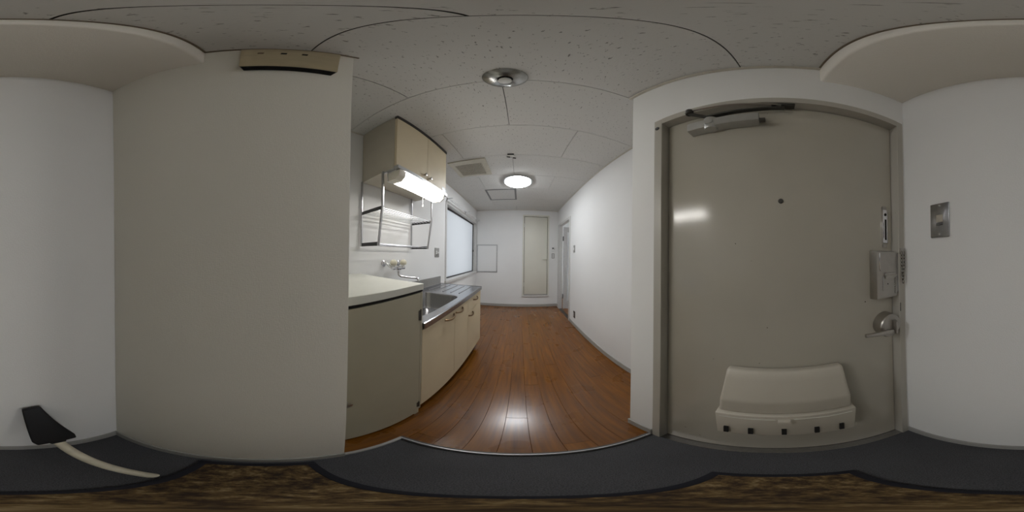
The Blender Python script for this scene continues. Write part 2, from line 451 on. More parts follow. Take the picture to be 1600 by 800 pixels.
clpart(MB().hull([(.474, .215, 1.815), (.494, .215, 1.815), (.474, .215, 1.827), (.494, .215, 1.827), (.482, -.03, 1.842), (.500, -.03, 1.842), (.482, -.03, 1.850), (.500, -.03, 1.850)], bev=.002), 'lower_arm', M['darkmetal'])
clpart(MB().tube([(.470, .27, 1.889), (.474, .12, 1.877), (.485, -.02, 1.862)], .006, 8), 'upper_arm', M['satin'])
clpart(MB().box(.4795, .505, -.062, .010, 1.858, 1.8735, bev=.002), 'arm_bracket', M['darkmetal'])
# rim lock
lk = MB().hull([(LX, -.334, 1.040), (LX, -.437, 1.040), (LX, -.334, 1.226), (LX, -.437, 1.226), (.476, -.340, 1.044), (.476, -.437, 1.044), (.476, -.340, 1.222), (.476, -.437, 1.222)], bev=.003).build('rim_lock', M['satin'], d, label='satin metal rim lock box with thumb turn')
MB().tube([(.4745, -.352, 1.215), (.4745, -.352, 1.155), (.4745, -.356, 1.15)], .0015, 6).tube([(.4745, -.366, 1.128), (.4745, -.366, 1.075)], .0012, 6).build('ridge', M['chrome'], lk)
MB().box(.470, .477, -.424, -.375, 1.119, 1.142, bev=.004).box(.462, .472, -.428, -.372, 1.127, 1.133, bev=.002).build('thumb_turn', M['satin'], lk)
MB().lathe([(0, 0), (.0025, 0), (.0025, .002)], (.4755, -.390, 1.098), (1, 0, 0), 8).build('keyhole', M['hole'], lk)
cu = bpy.data.curves.new('lettering', 'FONT'); cu.body = 'MIWA LOCK'; cu.size = .0115; cu.extrude = .0003
tx = bpy.data.objects.new('lettering', cu); C.objects.link(tx)
bpy.context.view_layer.update()
me = bpy.data.meshes.new_from_object(tx.evaluated_get(bpy.context.evaluated_depsgraph_get()))
bpy.data.objects.remove(tx)
lm = MB(); lm.bm.from_mesh(me)
# text plane: reading upwards along z, facing -x
bmesh.ops.transform(lm.bm, verts=lm.bm.verts[:], matrix=Matrix(((0, 0, -1, .4755), (0, -0, 0, 0), (0, 0, 0, 0), (0, 0, 0, 1))) @ Matrix.Identity(4) if False else Matrix(((0, 0, -1, .4755), (0, 1, 0, -.430), (1, 0, 0, 1.056), (0, 0, 0, 1))))
lm.build('lettering', M['darkmetal'], lk)
sb = box(.4775, .4785 + .02, -.4468, -.438, 1.06, 1.214).build('lock_strike', M['greyplate'], d)
# chain guard receiver
sg = MB().box(LX - .012, LX, -.416, -.392, 1.256, 1.392, bev=.002).build('guard_rail', M['chrome'], d, label='chrome slotted chain rail on the door edge')
box(LX - .0125, LX - .011, -.409, -.401, 1.268, 1.352).build('slot', M['hole'], sg)
MB().lathe([(.006, 0), (.006, .001)], (LX - .0125, -.404, 1.372), (-1, 0, 0), 10).build('slot', M['hole'], sg)
for z in (1.247, 1.402): MB().box(LX - .008, LX, -.414, -.394, z - .008, z + .006, bev=.002).build('screw_tab', M['satin'], sg)
# chain on the frame
cp = MB().box(XD - .012, XD - .0045, -.473, -.449, 1.212, 1.236, bev=.002).build('chain_plate', M['satin'], d, label='chrome door chain hanging from the frame')
b = MB()
def torus(mb_, c, axis1, axis2, R1, R2, r, seg=10, ss=5):
    c = Vector(c); a = Vector(axis1); e = Vector(axis2); n = a.cross(e)
    V = []; F = []
    for i in range(seg):
        t = 2 * PI * i / seg; ctr = c + a * (R1 * math.cos(t)) + e * (R2 * math.sin(t)); out = (a * math.cos(t) + e * math.sin(t)).normalized()
        for j in range(ss):
            q = 2 * PI * j / ss; V.append(ctr + out * (r * math.cos(q)) + n * (r * math.sin(q)))
    for i in range(seg):
        for j in range(ss): F.append((i * ss + j, ((i + 1) % seg) * ss + j, ((i + 1) % seg) * ss + (j + 1) % ss, i * ss + (j + 1) % ss))
    mb_.faces(V, F)
for s_, n_ in ((0, 9), (1, 9)):
    for i in range(n_):
        f = i / (n_ - 1); z = 1.214 - .112 * f
        yy = (-.4675 + .0055 * f * f * 1.2) if s_ else (-.4535 - .0055 * f * f * 1.2)
        if i % 2: torus(b, (XD - .0125, yy, z), (0, 1, 0), (0, 0, 1), .0045, .009, .0014)
        else: torus(b, (XD - .0125, yy, z), (1, 0, 0), (0, 0, 1), .0045, .009, .0014)
b.build('chain', M['chain'], cp)
# round knob with lever
kn = MB().lathe([(.050, 0), (.050, .046), (.046, .050), (0, .050)], (LX, -.396, .925), (-1, 0, 0), 32).build('lever_handle', M['satin'], d, label='satin round lever handle')
MB().hull([(.466, -.402, .890), (.466, -.402, .950), (.466, -.416, .890), (.466, -.416, .950), (.446, -.405, .893), (.446, -.405, .947), (.446, -.413, .893), (.446, -.413, .947)], bev=.003).build('grip', M['satin'], kn)
MB().tube([(.468, -.405, .897), (.455, -.385, .905), (.450, -.35, .914), (.452, -.30, .919), (.455, -.276, .921)], [.011, .011, .010, .0075, .007], 10).build('lever', M['satin'], kn)
MB().lathe([(.006, 0), (.0055, .003), (0, .004)], (.466, -.372, .915), (-1, 0, 0), 12).build('lock_button', M['chrome'], kn)
MB().box(XD - .0055, XD - .0035, -.4535, -.4495, .975, 1.012, bev=.0005, seg=1).build('frame_chip', M['darkmetal'], d)

# ------------------------------------------------------------------ window over the drainer
wn = thing('window_1', (XL, 2.95, .80), kind=S)
b = MB()
b.box(XL - .135, XL + .010, 2.101, 2.140, .801, 2.028, bev=.002, seg=1); b.box(XL - .135, XL + .010, 3.765, 3.799, .801, 2.028, bev=.002, seg=1)
b.box(XL - .135, XL + .010, 2.140, 3.765, 1.985, 2.028)
b.build('frame', M['woodframe'], wn)
box(XL - .135, XL + .030, 2.095, 3.80, .802, .842, bev=.003).build('sill', M['woodframe'], wn)
b = MB()
GX = XL - .085
b.box(GX - .012, GX + .012, 2.141, 2.172, .843, 1.984); b.box(GX - .012, GX + .012, 3.725, 3.764, .843, 1.984)
b.box(GX - .012, GX + .012, 2.172, 3.725, .843, .862); b.box(GX - .012, GX + .012, 2.172, 3.725, 1.955, 1.984)
b.build('sash', M['sash'], wn)
box(GX - .003, GX + .003, 2.170, 3.727, .860, 1.957).build('pane', M['pane'], wn)
MB().hull([(GX + .012, 3.735, 1.30), (GX + .012, 3.755, 1.30), (GX + .012, 3.735, 1.36), (GX + .012, 3.755, 1.36), (GX + .03, 3.74, 1.31), (GX + .03, 3.75, 1.31), (GX + .03, 3.74, 1.35), (GX + .03, 3.75, 1.35)], bev=.002).build('sash_lock', M['sash'], wn)
cr = thing('curtain_rail', (XL + .05, 2.92, 2.04), 'silver double curtain rail above the frosted window', 'curtain rail')
for xx, zz in ((-.995, 2.048), (-.958, 2.040)):
    MB().box(xx - .0045, xx + .0045, 2.12, 3.77, zz - .005, zz + .005, bev=.002, seg=1).build('rail', M['rail'], cr)
for yy in (2.14, 2.95, 3.72):
    MB().box(XL + .0005, -.945, yy - .012, yy + .012, 2.062, 2.068).box(XL + .0005, XL + .006, yy - .012, yy + .012, 2.032, 2.085).build('bracket', M['alu'], cr)
for yy in (2.13, 2.2, 2.9, 3.1, 3.6): MB().lathe([(.006, 0), (.006, .014), (0, .016)], (-.958, yy, 2.035), (0, 0, -1), 8).build('runner', M['white'], cr)

# ------------------------------------------------------------------ bathroom door in the far wall
d2 = thing('door_2', (.376, YF, .25), kind=S)
b = MB(); fx0, fx1, fz0, fz1, fw = .064, .688, .252, 2.203, .034
b.box(fx0, fx0 + fw, YF - .012, YF + .07, fz0, fz1, bev=.002, seg=1); b.box(fx1 - fw, fx1, YF - .012, YF + .07, fz0, fz1, bev=.002, seg=1)
b.box(fx0 + fw, fx1 - fw, YF - .012, YF + .07, fz1 - fw, fz1)
b.build('frame', M['bathdoor'], d2)
box(fx0 - .006, fx1 + .006, YF - .022, YF + .07, fz0, fz0 + .034, bev=.003).build('sill', M['woodframe'], d2)
box(fx0 + fw + .009, fx1 - fw - .009, YF + .002, YF + .034, fz0 + .062, fz1 - fw - .011, bev=.003).build('leaf', M['bathdoor'], d2)
box(fx0 + fw + .001, fx1 - fw - .001, YF + .012, YF + .05, fz0 + .036, fz0 + .0615).build('bottom_rail', M['alu'], d2)
box(fx0 + fw + .0005, fx1 - fw - .0005, YF + .04, YF + .06, fz0 + .06, fz1 - fw - .0005).build('gap_shade', M['hole'], d2)  # black sheet behind the leaf, painting the shade in its gaps
lv = MB().lathe([(.020, 0), (.020, .006), (.010, .010), (.008, .035)], (.622, YF + .002, 1.158), (0, -1, 0), 14)
lv.tube([(.622, YF - .032, 1.158), (.60, YF - .036, 1.158), (.535, YF - .034, 1.156)], [.008, .008, .007], 8)
lv.build('lever', M['bathdoor'], d2)
for z in (.55, 1.95): MB().tube([(fx0 + fw + .002, YF - .006, z - .045), (fx0 + fw + .002, YF - .006, z + .045)], .007, 8).build('hinge', M['alu'], d2)

# ------------------------------------------------------------------ side door, standing open into the next room
d3 = thing('door_3', (XR, 3.24, 0), kind=S)
b = MB()
for y0, y1 in ((2.787, 2.838), (3.572, 3.688)): b.box(XR - .012, XR + .064, y0, y1, .001, 1.963, bev=.002, seg=1)
b.box(XR - .012, XR + .064, 2.838, 3.572, 1.918, 1.963)
b.build('frame', M['woodframe'], d3)
box(XR - .004, XR + .064, 2.838, 3.572, -.004, .004).build('threshold', M['sash'], d3)
lx0, lx1, ly0, ly1 = .966, 1.69, 3.500, 3.534
b = MB()
b.box(lx0, lx0 + .086, ly0, ly1, .02, 1.885, bev=.002, seg=1); b.box(lx1 - .095, lx1, ly0, ly1, .02, 1.885, bev=.002, seg=1)
b.box(lx0 + .086, lx1 - .095, ly0, ly1, .02, .20); b.box(lx0 + .086, lx1 - .095, ly0, ly1, 1.77, 1.885)
lf3 = b.build('leaf', M['leafpaint'], d3)
box(lx0 + .085, lx1 - .093, ly0 + .012, ly0 + .018, .198, 1.772).build('pane', M['pane'], lf3)
for z in (.32, 1.62): MB().box(.950, .9655, 3.502, 3.530, z - .05, z + .05).tube([(.958, 3.496, z - .052), (.958, 3.496, z + .052)], .008, 8).build('hinge', M['darkmetal'], d3)
# the next room
nx0, nx1, ny0, ny1 = XR + .064, 3.0, 2.2, 4.7
f2 = thing('floor', (2, 3.4, 0), kind=S)
for i in range(8):
    a = nx0 + i * .256
    box(a + .001, min(a + .255, nx1), ny0, ny1, -.03, -.001, bev=.001, seg=1).build('floor_plank', M['wood'], f2)
MB().box(nx0, nx1, ny0, ny1, 2.40, 2.46).build('ceiling', M['wall'], kind=S)
MB().box(nx0, nx1 + .08, ny0 - .08, ny0, -.03, 2.46).build('wall_next_near', M['wall'], kind=S)
b = MB()
b.box(nx1, nx1 + .08, ny0, 2.4, -.03, 2.46); b.box(nx1, nx1 + .08, 4.5, ny1, -.03, 2.46)
b.box(nx1, nx1 + .08, 2.4, 4.5, -.03, .3); b.box(nx1, nx1 + .08, 2.4, 4.5, 2.2, 2.46)
b.build('wall_next_right', M['wall'], kind=S)
MB().box(XR + .062, nx1 + .08, ny1, ny1 + .08, -.03, 2.46).build('wall_next_far', M['wall'], kind=S)
MB().box(XR - .02, XR + .063, YF + .1, ny1, -.03, 2.46).build('wall_next_left', M['wall'], kind=S)
MB().box(XR + .0625, XR + .0638, ny0, 2.78, 0, 2.40).box(XR + .0625, XR + .0638, 3.70, YF + .1, 0, 2.40).box(XR + .0625, XR + .0638, 2.78, 3.70, 1.97, 2.40).build('wall_next_door', M['wall'], kind=S)
w2 = thing('window_2', (nx1, 3.45, .3), kind=S)
b = MB()
for q in ((2.401, 2.44, .301, 2.199), (4.46, 4.499, .301, 2.199), (3.43, 3.47, .34, 2.16), (2.44, 4.46, .301, .34), (2.44, 4.46, 2.16, 2.199)): b.box(nx1 + .01, nx1 + .06, q[0], q[1], q[2], q[3])
b.build('frame', M['alu'], w2)
for a, c in ((2.44, 3.43), (3.47, 4.46)): box(nx1 + .03, nx1 + .036, a, c, .34, 2.16).build('pane', M['pane'], w2)

# ------------------------------------------------------------------ ivory base cabinet beside the partition
c1 = thing('base_cabinet', (-.74, .455, 0), 'tall pale grey base cabinet with ivory top beside the left partition wall', 'cabinet')
FX = -.485
b = MB().box(-1.034, FX, YP + .004, .684, .075, 1.012)
b.build('body', M['cabinet'], c1)
box(-1.034, -.462, YP + .003, .696, 1.024, 1.056, bev=.002, seg=1).build('worktop', M['cabtop'], c1)
box(-1.033, -.468, YP + .004, .694, 1.0125, 1.0235).build('top_gap', M['hole'], c1)
dr = box(-.4845, -.466, YP + .006, .676, .040, 1.010, bev=.0015, seg=1).build('door', M['cabinet'], c1)
MB().box(-.4845, -.467, .6775, .695, .075, 1.012).build('side_stile', M['cabinet'], c1)
for yy in (YP + .02, .676):
    for xx in (-1.01, -.486): box(xx - .010, xx + .010, yy - .016, yy + .016, .0005, .0745).build('leg', M['cabinet'], c1)
for z in (.145, .887): MB().tube([(-.4645, .6765, z - .032), (-.4645, .6765, z + .032)], .0045, 8).box(-.4655, -.4635, .66, .6765, z - .028, z + .028).build('hinge', M['darkmetal'], dr)
MB().lathe([(.007, 0), (.007, .014), (.013, .018), (.013, .027), (0, .029)], (-.466, .265, .512), (1, 0, 0), 14).build('knob', M['satin'], dr)

# ------------------------------------------------------------------ sink unit
SY0, SY1 = .700, 1.945
su = thing('sink_cabinet', (-.74, 1.33, 0), 'long cream sink cabinet with bronze handles under the steel counter', 'cabinet')
b = MB().box(-1.034, -.4885, SY0, SY1 - .004, .09, .60).box(-1.034, -.4885, 1.46, SY1 - .004, .60, .785).box(-.505, -.4885, SY0, 1.46, .60, .785)
b.build('body', M['lamside'], su)
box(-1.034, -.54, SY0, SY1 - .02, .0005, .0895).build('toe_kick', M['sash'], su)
def handle(parent, y0, y1, z):
    n = 8; pth = []
    for i in range(n + 1):
        t = i / n; pth.append((-.4685 + .024 * math.sin(PI * t) ** .6, y0 + (y1 - y0) * t, z - .010 * math.sin(PI * t)))
    MB().tube(pth, [.008, .0075] + [.007] * (n - 3) + [.0075, .008], 8).build('handle', M['bronze'], parent)
DX0, DX1 = -.488, -.4695
for y0, y1, z0, z1, h0, h1, hz, nme in ((SY0 + .001, 1.134, .104, .785, .965, 1.115, .752, 'door'), (1.137, 1.450, .104, .785, 1.150, 1.295, .752, 'door'),
                                   (1.453, SY1 - .004, .645, .785, 1.62, 1.77, .742, 'drawer'), (1.453, SY1 - .004, .104, .642, 1.466, 1.60, .612, 'door')):
    q = box(DX0, DX1, y0, y1, z0, z1, bev=.0012, seg=1).build(nme, M['laminate'], su)
    handle(q, h0, h1, hz)
# steel counter with bowl
sk = thing('sink_counter', (-.74, 1.33, .79), 'long stainless steel sink counter with bowl and grooved drainboard', 'sink')
ZT = .828
def rr(x0, x1, y0, y1, r, n=6):
    out = []
    for cx_, cy_, a0 in ((x1 - r, y1 - r, 0), (x0 + r, y1 - r, PI / 2), (x0 + r, y0 + r, PI), (x1 - r, y0 + r, 1.5 * PI)):
        for i in range(n + 1): t = a0 + PI / 2 * i / n; out.append((cx_ + r * math.cos(t), cy_ + r * math.sin(t)))
    return out
NB = 6; B0 = (-.925, -.525, .76, 1.405); hole = rr(*B0, .085, NB)
ox0, ox1, oy0, oy1 = -1.034, -.470, SY0 + .001, SY1 - .003
V = [(x, y, ZT) for x, y in hole]; F = []
OC = [(ox1, oy1), (ox0, oy1), (ox0, oy0), (ox1, oy0)]; ob = len(V); V += [(x, y, ZT) for x, y in OC]
m_ = NB + 1
for q in range(4):
    for i in range(NB): F.append((ob + q, q * m_ + i, q * m_ + i + 1))
    F.append((ob + q, q * m_ + NB, ((q + 1) % 4) * m_, ob + (q + 1) % 4))
b = MB().faces(V, F)
b.prism([(ox1 - .001, ZT), (ox1 + .008, ZT + .004), (ox1 + .014, ZT), (ox1 + .014, .793), (ox1 + .010, .790), (ox1 + .010, ZT - .004), (ox1 - .001, ZT - .002)], 'y', SY0 + .001, SY1)
b.box(ox0, ox1 + .012, oy1 - .001, oy1 + .003, .790, ZT + .003)
b.build('counter_top', M['steel'], sk)
loops = []
for s_, z in ((0, ZT), (.006, ZT - .004), (.010, ZT - .02), (.018, .690), (.030, .664), (.055, .655)):
    loops.append([(x, y, z) for x, y in rr(B0[0] + s_, B0[1] - s_, B0[2] + s_, B0[3] - s_, max(.085 - s_ * .4, .03), NB)])
V = [p for l in loops for p in l]; n = len(hole); F = []
for i in range(len(loops) - 1):
    for j in range(n): F.append((i * n + j, i * n + (j + 1) % n, (i + 1) * n + (j + 1) % n, (i + 1) * n + j))
F.append(tuple((len(loops) - 1) * n + j for j in range(n)))
bowl = MB().faces(V, F).build('bowl', M['steel'], sk)
MB().lathe([(.075, 0), (.072, .003), (.05, .002), (.045, -.0)], (-.74, 1.08, .6555), (0, 0, 1), 24).build('drain', M['chrome'], bowl)
MB().lathe([(.044, 0), (.03, .001), (0, .001)], (-.74, 1.08, .6565), (0, 0, 1), 20).build('strainer', M['hole'], bowl)
for xx in (-.93, -.845, -.755, -.665, -.575):
    MB().prism([(xx - .007, ZT + .0002), (xx - .003, ZT + .0045), (xx + .003, ZT + .0045), (xx + .007, ZT + .0002)], 'y', 1.49, 1.885).build('drainer_rib', M['steel'], sk)
MB().prism([(-1.0345, ZT - .02), (-1.0345, .925), (-1.022, .925), (-1.019, .921), (-1.019, ZT + .012), (-1.010, ZT + .0004), (-1.022, ZT - .02)], 'y', SY0 + .001, SY1).build('backsplash', M['steel'], sk)

# ------------------------------------------------------------------ wall tap
tp = thing('tap', (-1.0, 1.03, 1.08), 'chrome two-handle wall tap with cream handles above the sink', 'tap')
TX = -.945; ZB = 1.088
MB().lathe([(.012, -.075), (.012, .075)], (TX, 1.03, ZB), (0, 1, 0), 14).lathe([(.017, -.02), (.017, .02)], (TX, 1.03, ZB), (0, 1, 0), 14).build('body', M['chrome'], tp)
for s_ in (-1, 1):
    yw = 1.03 + s_ * .092; yb = 1.03 + s_ * .062
    MB().lathe([(.026, .001), (.026, .006), (.018, .012), (.014, .012), (.014, .03)], (XL, yw, 1.128), (1, 0, 0), 18).tube([(XL + .02, yw, 1.128), (XL + .045, yw, 1.126), (TX - .03, yw - s_ * .012, 1.108), (TX - .005, yb, ZB)], .0105, 10).build('inlet', M['chrome'], tp)
    MB().lathe([(.016, 0), (.016, .014), (.010, .018), (.010, .026)], (TX, yb, ZB + .002), (0, 0, 1), 14).build('valve', M['chrome'], tp)
    MB().lathe([(.017, 0), (.026, .006), (.031, .016), (.030, .030), (.022, .044), (.012, .049), (0, .050)], (TX, yb, ZB + .024), (0, 0, 1), 8).lathe([(.007, 0), (.006, .003), (0, .004)], (TX, yb, ZB + .0735), (0, 0, 1), 10).build('handle', M['knobm'], tp, label='cream tap handle')
MB().lathe([(.015, 0), (.015, .02), (.011, .022), (.011, .03)], (TX, 1.03, ZB - .012), (0, 0, -1), 14).tube([(TX, 1.03, ZB - .035), (TX, 1.032, ZB - .058), (TX + .015, 1.045, ZB - .070), (TX + .06, 1.085, ZB - .078), (TX + .11, 1.125, ZB - .083), (TX + .128, 1.14, ZB - .090), (TX + .132, 1.143, ZB - .108)], [.010, .009, .009, .0085, .0085, .0095, .010], 10).build('spout', M['chrome'], tp)

# ------------------------------------------------------------------ upper cabinet
uc = thing('wall_cabinet', (-.86, 1.04, 1.79), 'cream two-door wall cabinet under the ceiling above the sink', 'cabinet')
UY0, UY1, UX = .708, 1.372, -.700
box(-1.035, UX, UY0, UY1, 1.792, ZC - .006).build('body', M['lamside'], uc)
for a, c in ((UY0 + .001, 1.0515), (1.0535, UY1 - .001)):
    q = box(UX + .0005, -.680, a, c, 1.808, 2.298, bev=.0012, seg=1).build('door', M['laminate'], uc)
    yk = 1.0515 - .040 if a < 1 else 1.0535 + .030
    MB().lathe([(.006, 0), (.006, .010), (.013, .014), (.013, .020), (0, .023)], (-.680, yk, 1.858 if a < 1 else 1.850), (1, 0, 0), 14).build('knob', M['satin'], q)
box(UX + .0005, -.676, UY0 - .001, UY1 + .001, 2.2985, ZC - .0005).build('top_rail', M['sash'], uc)
MB().box(UX + .0005, -.664, UY0 - .001, UY1 + .001, 1.780, 1.8065, bev=.002, seg=1).box(-.80, UX, UY0 - .001, UY0 + .013, 1.7795, 1.7915).build('light_rail', M['alu'], uc, label='aluminium rail along the lower front edge')
box(-.6795, -.6785, UY1 - .075, UY1 - .004, 1.812, 1.862).build('glare_patch', M['white'], uc, label='white patch painting lamp glare at the lower right corner')  # white patch paints the overexposed lamp glare on the door corner
# strip light
sl = thing('strip_light', (-.72, 1.03, 1.70), 'lit fluorescent strip light mounted under the cream wall cabinet', 'light')
sec = [(-.775, 1.7905), (-.775, 1.745), (-.752, 1.722), (-.700, 1.722), (-.672, 1.745), (-.668, 1.779), (-.705, 1.779), (-.705, 1.7905)]
MB().prism([(-.771, 1.7905), (-.771, 1.709), (-.768, 1.709), (-.768, 1.776), (-.703, 1.776), (-.703, 1.7905)], 'y', .722, 1.318).build('housing', M['white'], sl)
dif = [(-.7675, 1.7755), (-.7675, 1.714), (-.704, 1.712), (-.675, 1.736), (-.668, 1.7755)]
MB().prism(dif, 'y', .785, 1.300, bev=.004).build('diffuser', M['tube'], sl)
capo = [(-.7675, 1.7757), (-.7675, 1.711), (-.702, 1.708), (-.671, 1.734), (-.664, 1.7757)]
MB().prism(capo, 'y', .724, .7845, bev=.004).build('end_cap', M['tubeend'], sl)
MB().prism(capo, 'y', 1.3005, 1.318, bev=.003).build('end_cap', M['tubeend'], sl)
MB().tube([(-.7725, 1.13, 1.760), (-.7725, 1.13, 1.640)], .0012, 6).lathe([(.002, 0), (.005, .006), (.006, .022), (0, .026)], (-.7725, 1.13, 1.642), (0, 0, -1), 10).build('pull_cord', M['white'], sl)
# hanging rack
rk = thing('hanging_rack', (-.91, 1.0, 1.26), 'chrome two-tier hanging dish rack below the wall cabinet', 'rack')
RY0, RY1, RB = .698, 1.300, -1.022
for yy in (RY0, RY1):
    MB().box(RB - .007, RB + .007, yy - .006, yy + .006, 1.262, 1.791, bev=.0015, seg=1).build('rear_post', M['rackmetal'], rk)
    MB().prism([(-.794, 1.791), (-.794, 1.53), (-.832, 1.262), (-.819, 1.262), (-.781, 1.53), (-.781, 1.791)], 'y', yy - .006, yy + .006, bev=.0012).build('front_post', M['rackmetal'], rk)
    box(RB + .007, -.795, yy - .005, yy + .005, 1.506, 1.530, bev=.002, seg=1).build('end_bar', M['bar'], rk)
    box(RB + .007, -.829, yy - .005, yy + .005, 1.262, 1.288, bev=.002, seg=1).build('end_bar', M['bar'], rk)
for i in range(7):
    xx = RB + .012 + i * (.208 / 6)
    MB().tube([(xx, RY0, 1.518), (xx, RY1, 1.518)], .0030, 8).build('rod', M['rackmetal'], rk)
for i in range(5):
    xx = RB + .012 + i * (.183 / 4)
    MB().tube([(xx, RY0, 1.275), (xx, RY1, 1.275)], .0030, 8).build('rod', M['rackmetal'], rk)

# ------------------------------------------------------------------ ceiling things
lp = thing('ceiling_lamp', (-.04, 2.235, ZC), 'lit round white ceiling lamp in the middle of the kitchen', 'light')
MB().lathe([(.188, .001), (.188, .010), (.204, .014), (.205, .022), (.200, .026), (.176, .026)], (-.04, 2.235, ZC), (0, 0, -1), 48).build('rim', M['alu'], lp)
MB().lathe([(.179, .024), (.177, .032), (.166, .042), (.13, .052), (.07, .058), (0, .060)], (-.04, 2.235, ZC), (0, 0, -1), 48).build('diffuser', M['lamp'], lp)
sn = thing('ceiling_detector', (-.067, .575, ZC), 'round chrome ceiling detector dish with a white dome at its centre', 'detector')
MB().lathe([(.082, .0005), (.083, .004), (.080, .008), (.045, .022), (.030, .026), (.027, .024), (.026, .012)], (-.067, .575, ZC), (0, 0, -1), 40).build('dish', M['dish'], sn)
MB().lathe([(.0265, .012), (.0255, .026), (.017, .0255)], (-.067, .575, ZC), (0, 0, -1), 24).build('collar', M['hole'], sn)
MB().lathe([(.016, .020), (.016, .040), (.024, .042), (.025, .050), (.020, .058), (.010, .061), (0, .062)], (-.067, .575, ZC), (0, 0, -1), 28).build('dome', M['white'], sn)
hk = thing('ceiling_socket', (-.095, 1.575, ZC), 'small empty white ceiling socket for a pendant near the round lamp', 'ceiling socket')
MB().lathe([(.036, .0005), (.036, .010), (.030, .022), (0, .023)], (-.095, 1.575, ZC), (0, 0, -1), 24).build('rose', M['white'], hk)
for a in (.4, .4 + PI):
    p0 = Vector((-.095, 1.575, 0)); dx, dy = math.cos(a), math.sin(a)
    MB().hull([(p0.x + dx * r_ + -dy * s_ * .006, p0.y + dy * r_ + dx * s_ * .006, z) for r_ in (.014, .046) for s_ in (-1, 1) for z in (ZC - .034, ZC - .024)], bev=.001).build('hook', M['darkmetal'], hk)
MB().lathe([(.010, .022), (.010, .034), (0, .035)], (-.095, 1.575, ZC), (0, 0, -1), 14).build('contact', M['chrome'], hk)
MB().box(-.132, -.070, 1.536, 1.5395, ZC - .016, ZC - .0005).build('seam', M['hole'], hk)
vt = thing('ceiling_vent', (-.565, 1.79, ZC), 'beige square ceiling exhaust vent with slatted grille beside the wall cabinet', 'vent')
vx0, vx1, vy0, vy1 = -.770, -.360, 1.585, 1.990; gx0, gx1, gy0, gy1 = -.720, -.420, 1.672, 1.952
b = MB()
zt, zb = ZC - .0005, ZC - .014
for q in ((vx0, gx0, vy0, vy1), (gx1, vx1, vy0, vy1), (gx0, gx1, vy0, gy0), (gx0, gx1, gy1, vy1)): b.box(q[0], q[1], q[2], q[3], zb, zt)
b.build('cover', M['ventm'], vt)
box(gx0, gx1, gy0, gy1, zt - .003, zt).build('dark_interior', M['hole'], vt)
for i in range(20):
    a = gx0 + (i + .5) * (gx1 - gx0) / 20
    MB().prism([(a - .0058, zb + .001), (a - .0048, zb), (a + .0030, zb + .006), (a + .0022, zb + .007)], 'y', gy0, gy1).build('slat', M['ventm'], vt)
hc = thing('ceiling_hatch', (-.32, 2.81, ZC), 'square ceiling access hatch with grey aluminium frame behind the lamp', 'hatch')
hx0, hx1, hy0, hy1 = -.572, -.070, 2.545, 3.075
b = MB()
for q in ((hx0, hx0 + .030, hy0, hy1), (hx1 - .030, hx1, hy0, hy1), (hx0 + .030, hx1 - .030, hy0, hy0 + .030), (hx0 + .030, hx1 - .030, hy1 - .030, hy1)): b.box(q[0], q[1], q[2], q[3], ZC - .004, ZC - .0005)
b.build('frame', M['hatchframe'], hc)
box(hx0 + .0305, hx1 - .0305, hy0 + .0305, hy1 - .0305, ZC - .002, ZC - .0005).build('panel', M['tile'], hc)

# ------------------------------------------------------------------ things on walls
ap = thing('access_panel', (-.776, YF, .82), 'white wall access panel with grey frame right of the window', 'access panel')
px0, px1, pz0, pz1 = -1.026, -.524, .822, 1.484
b = MB()
for q in ((px0, px0 + .026, pz0, pz1), (px1 - .026, px1, pz0, pz1), (px0 + .026, px1 - .026, pz0, pz0 + .026), (px0 + .026, px1 - .026, pz1 - .026, pz1)): b.box(q[0], q[1], YF - .010, YF - .0005, q[2], q[3])
b.build('frame', M['alu'], ap)
box(px0 + .0265, px1 - .0265, YF - .006, YF - .0005, pz0 + .0265, pz1 - .0265).build('panel', M['wall'], ap)
ic = thing('intercom', (.797, YF, 1.34), 'white intercom monitor with dark screen beside the bathroom door', 'intercom')
box(.745, .848, YF - .026, YF - .0005, 1.345, 1.442, bev=.004).build('housing', M['white'], ic)
box(.762, .800, YF - .0275, YF - .0255, 1.395, 1.428).build('screen', M['black'], ic, label='dark screen')
MB().lathe([(.008, 0), (.007, .003), (0, .004)], (.818, YF - .026, 1.412), (0, -1, 0), 12).build('button', M['greyplate'], ic)
MB().box(.814, .822, YF - .0285, YF - .0255, 1.375, 1.392).build('button', M['darkmetal'], ic)
sw = thing('light_switch', (.79, YF, 1.17), 'pale grey double switch plate below the white intercom', 'switch')
box(.753, .823, YF - .008, YF - .0005, 1.172, 1.292, bev=.002).build('plate', M['greyplate'], sw)
for z in (1.208, 1.254): box(.775, .801, YF - .012, YF - .0075, z - .018, z + .018, bev=.002).build('rocker', M['white'], sw)
s2 = thing('light_switch', (XR, 2.565, 1.28), 'narrow grey switch plate on the right wall near the open doorway', 'switch')
box(XR - .008, XR - .0005, 2.530, 2.600, 1.284, 1.404, bev=.002).build('plate', M['greyplate'], s2)
box(XR - .013, XR - .0075, 2.553, 2.577, 1.322, 1.366, bev=.002).build('rocker', M['white'], s2)
o2 = thing('outlet', (XR, 2.53, .16), 'dark framed outlet low on the right wall near the doorway', 'outlet')
box(XR - .008, XR - .0005, 2.492, 2.566, .164, .284, bev=.002).build('plate', M['sash'], o2)
box(XR - .011, XR - .0075, 2.513, 2.545, .190, .258, bev=.002).build('socket', M['greyplate'], o2)
o1 = thing('outlet', (XL, 1.853, 1.18), 'grey metal outlet plate on the wall left of the frosted window', 'outlet')
box(XL + .0005, XL + .008, 1.800, 1.912, 1.181, 1.301, bev=.002).build('plate', M['greyplate'], o1)
for yy, z in ((1.838, 1.228), (1.838, 1.252), (1.880, 1.240)):
    MB().lathe([(.013, 0), (.013, .004), (0, .005)], (XL + .0075, yy, z), (1, 0, 0), 14).build('socket', M['white'], o1)
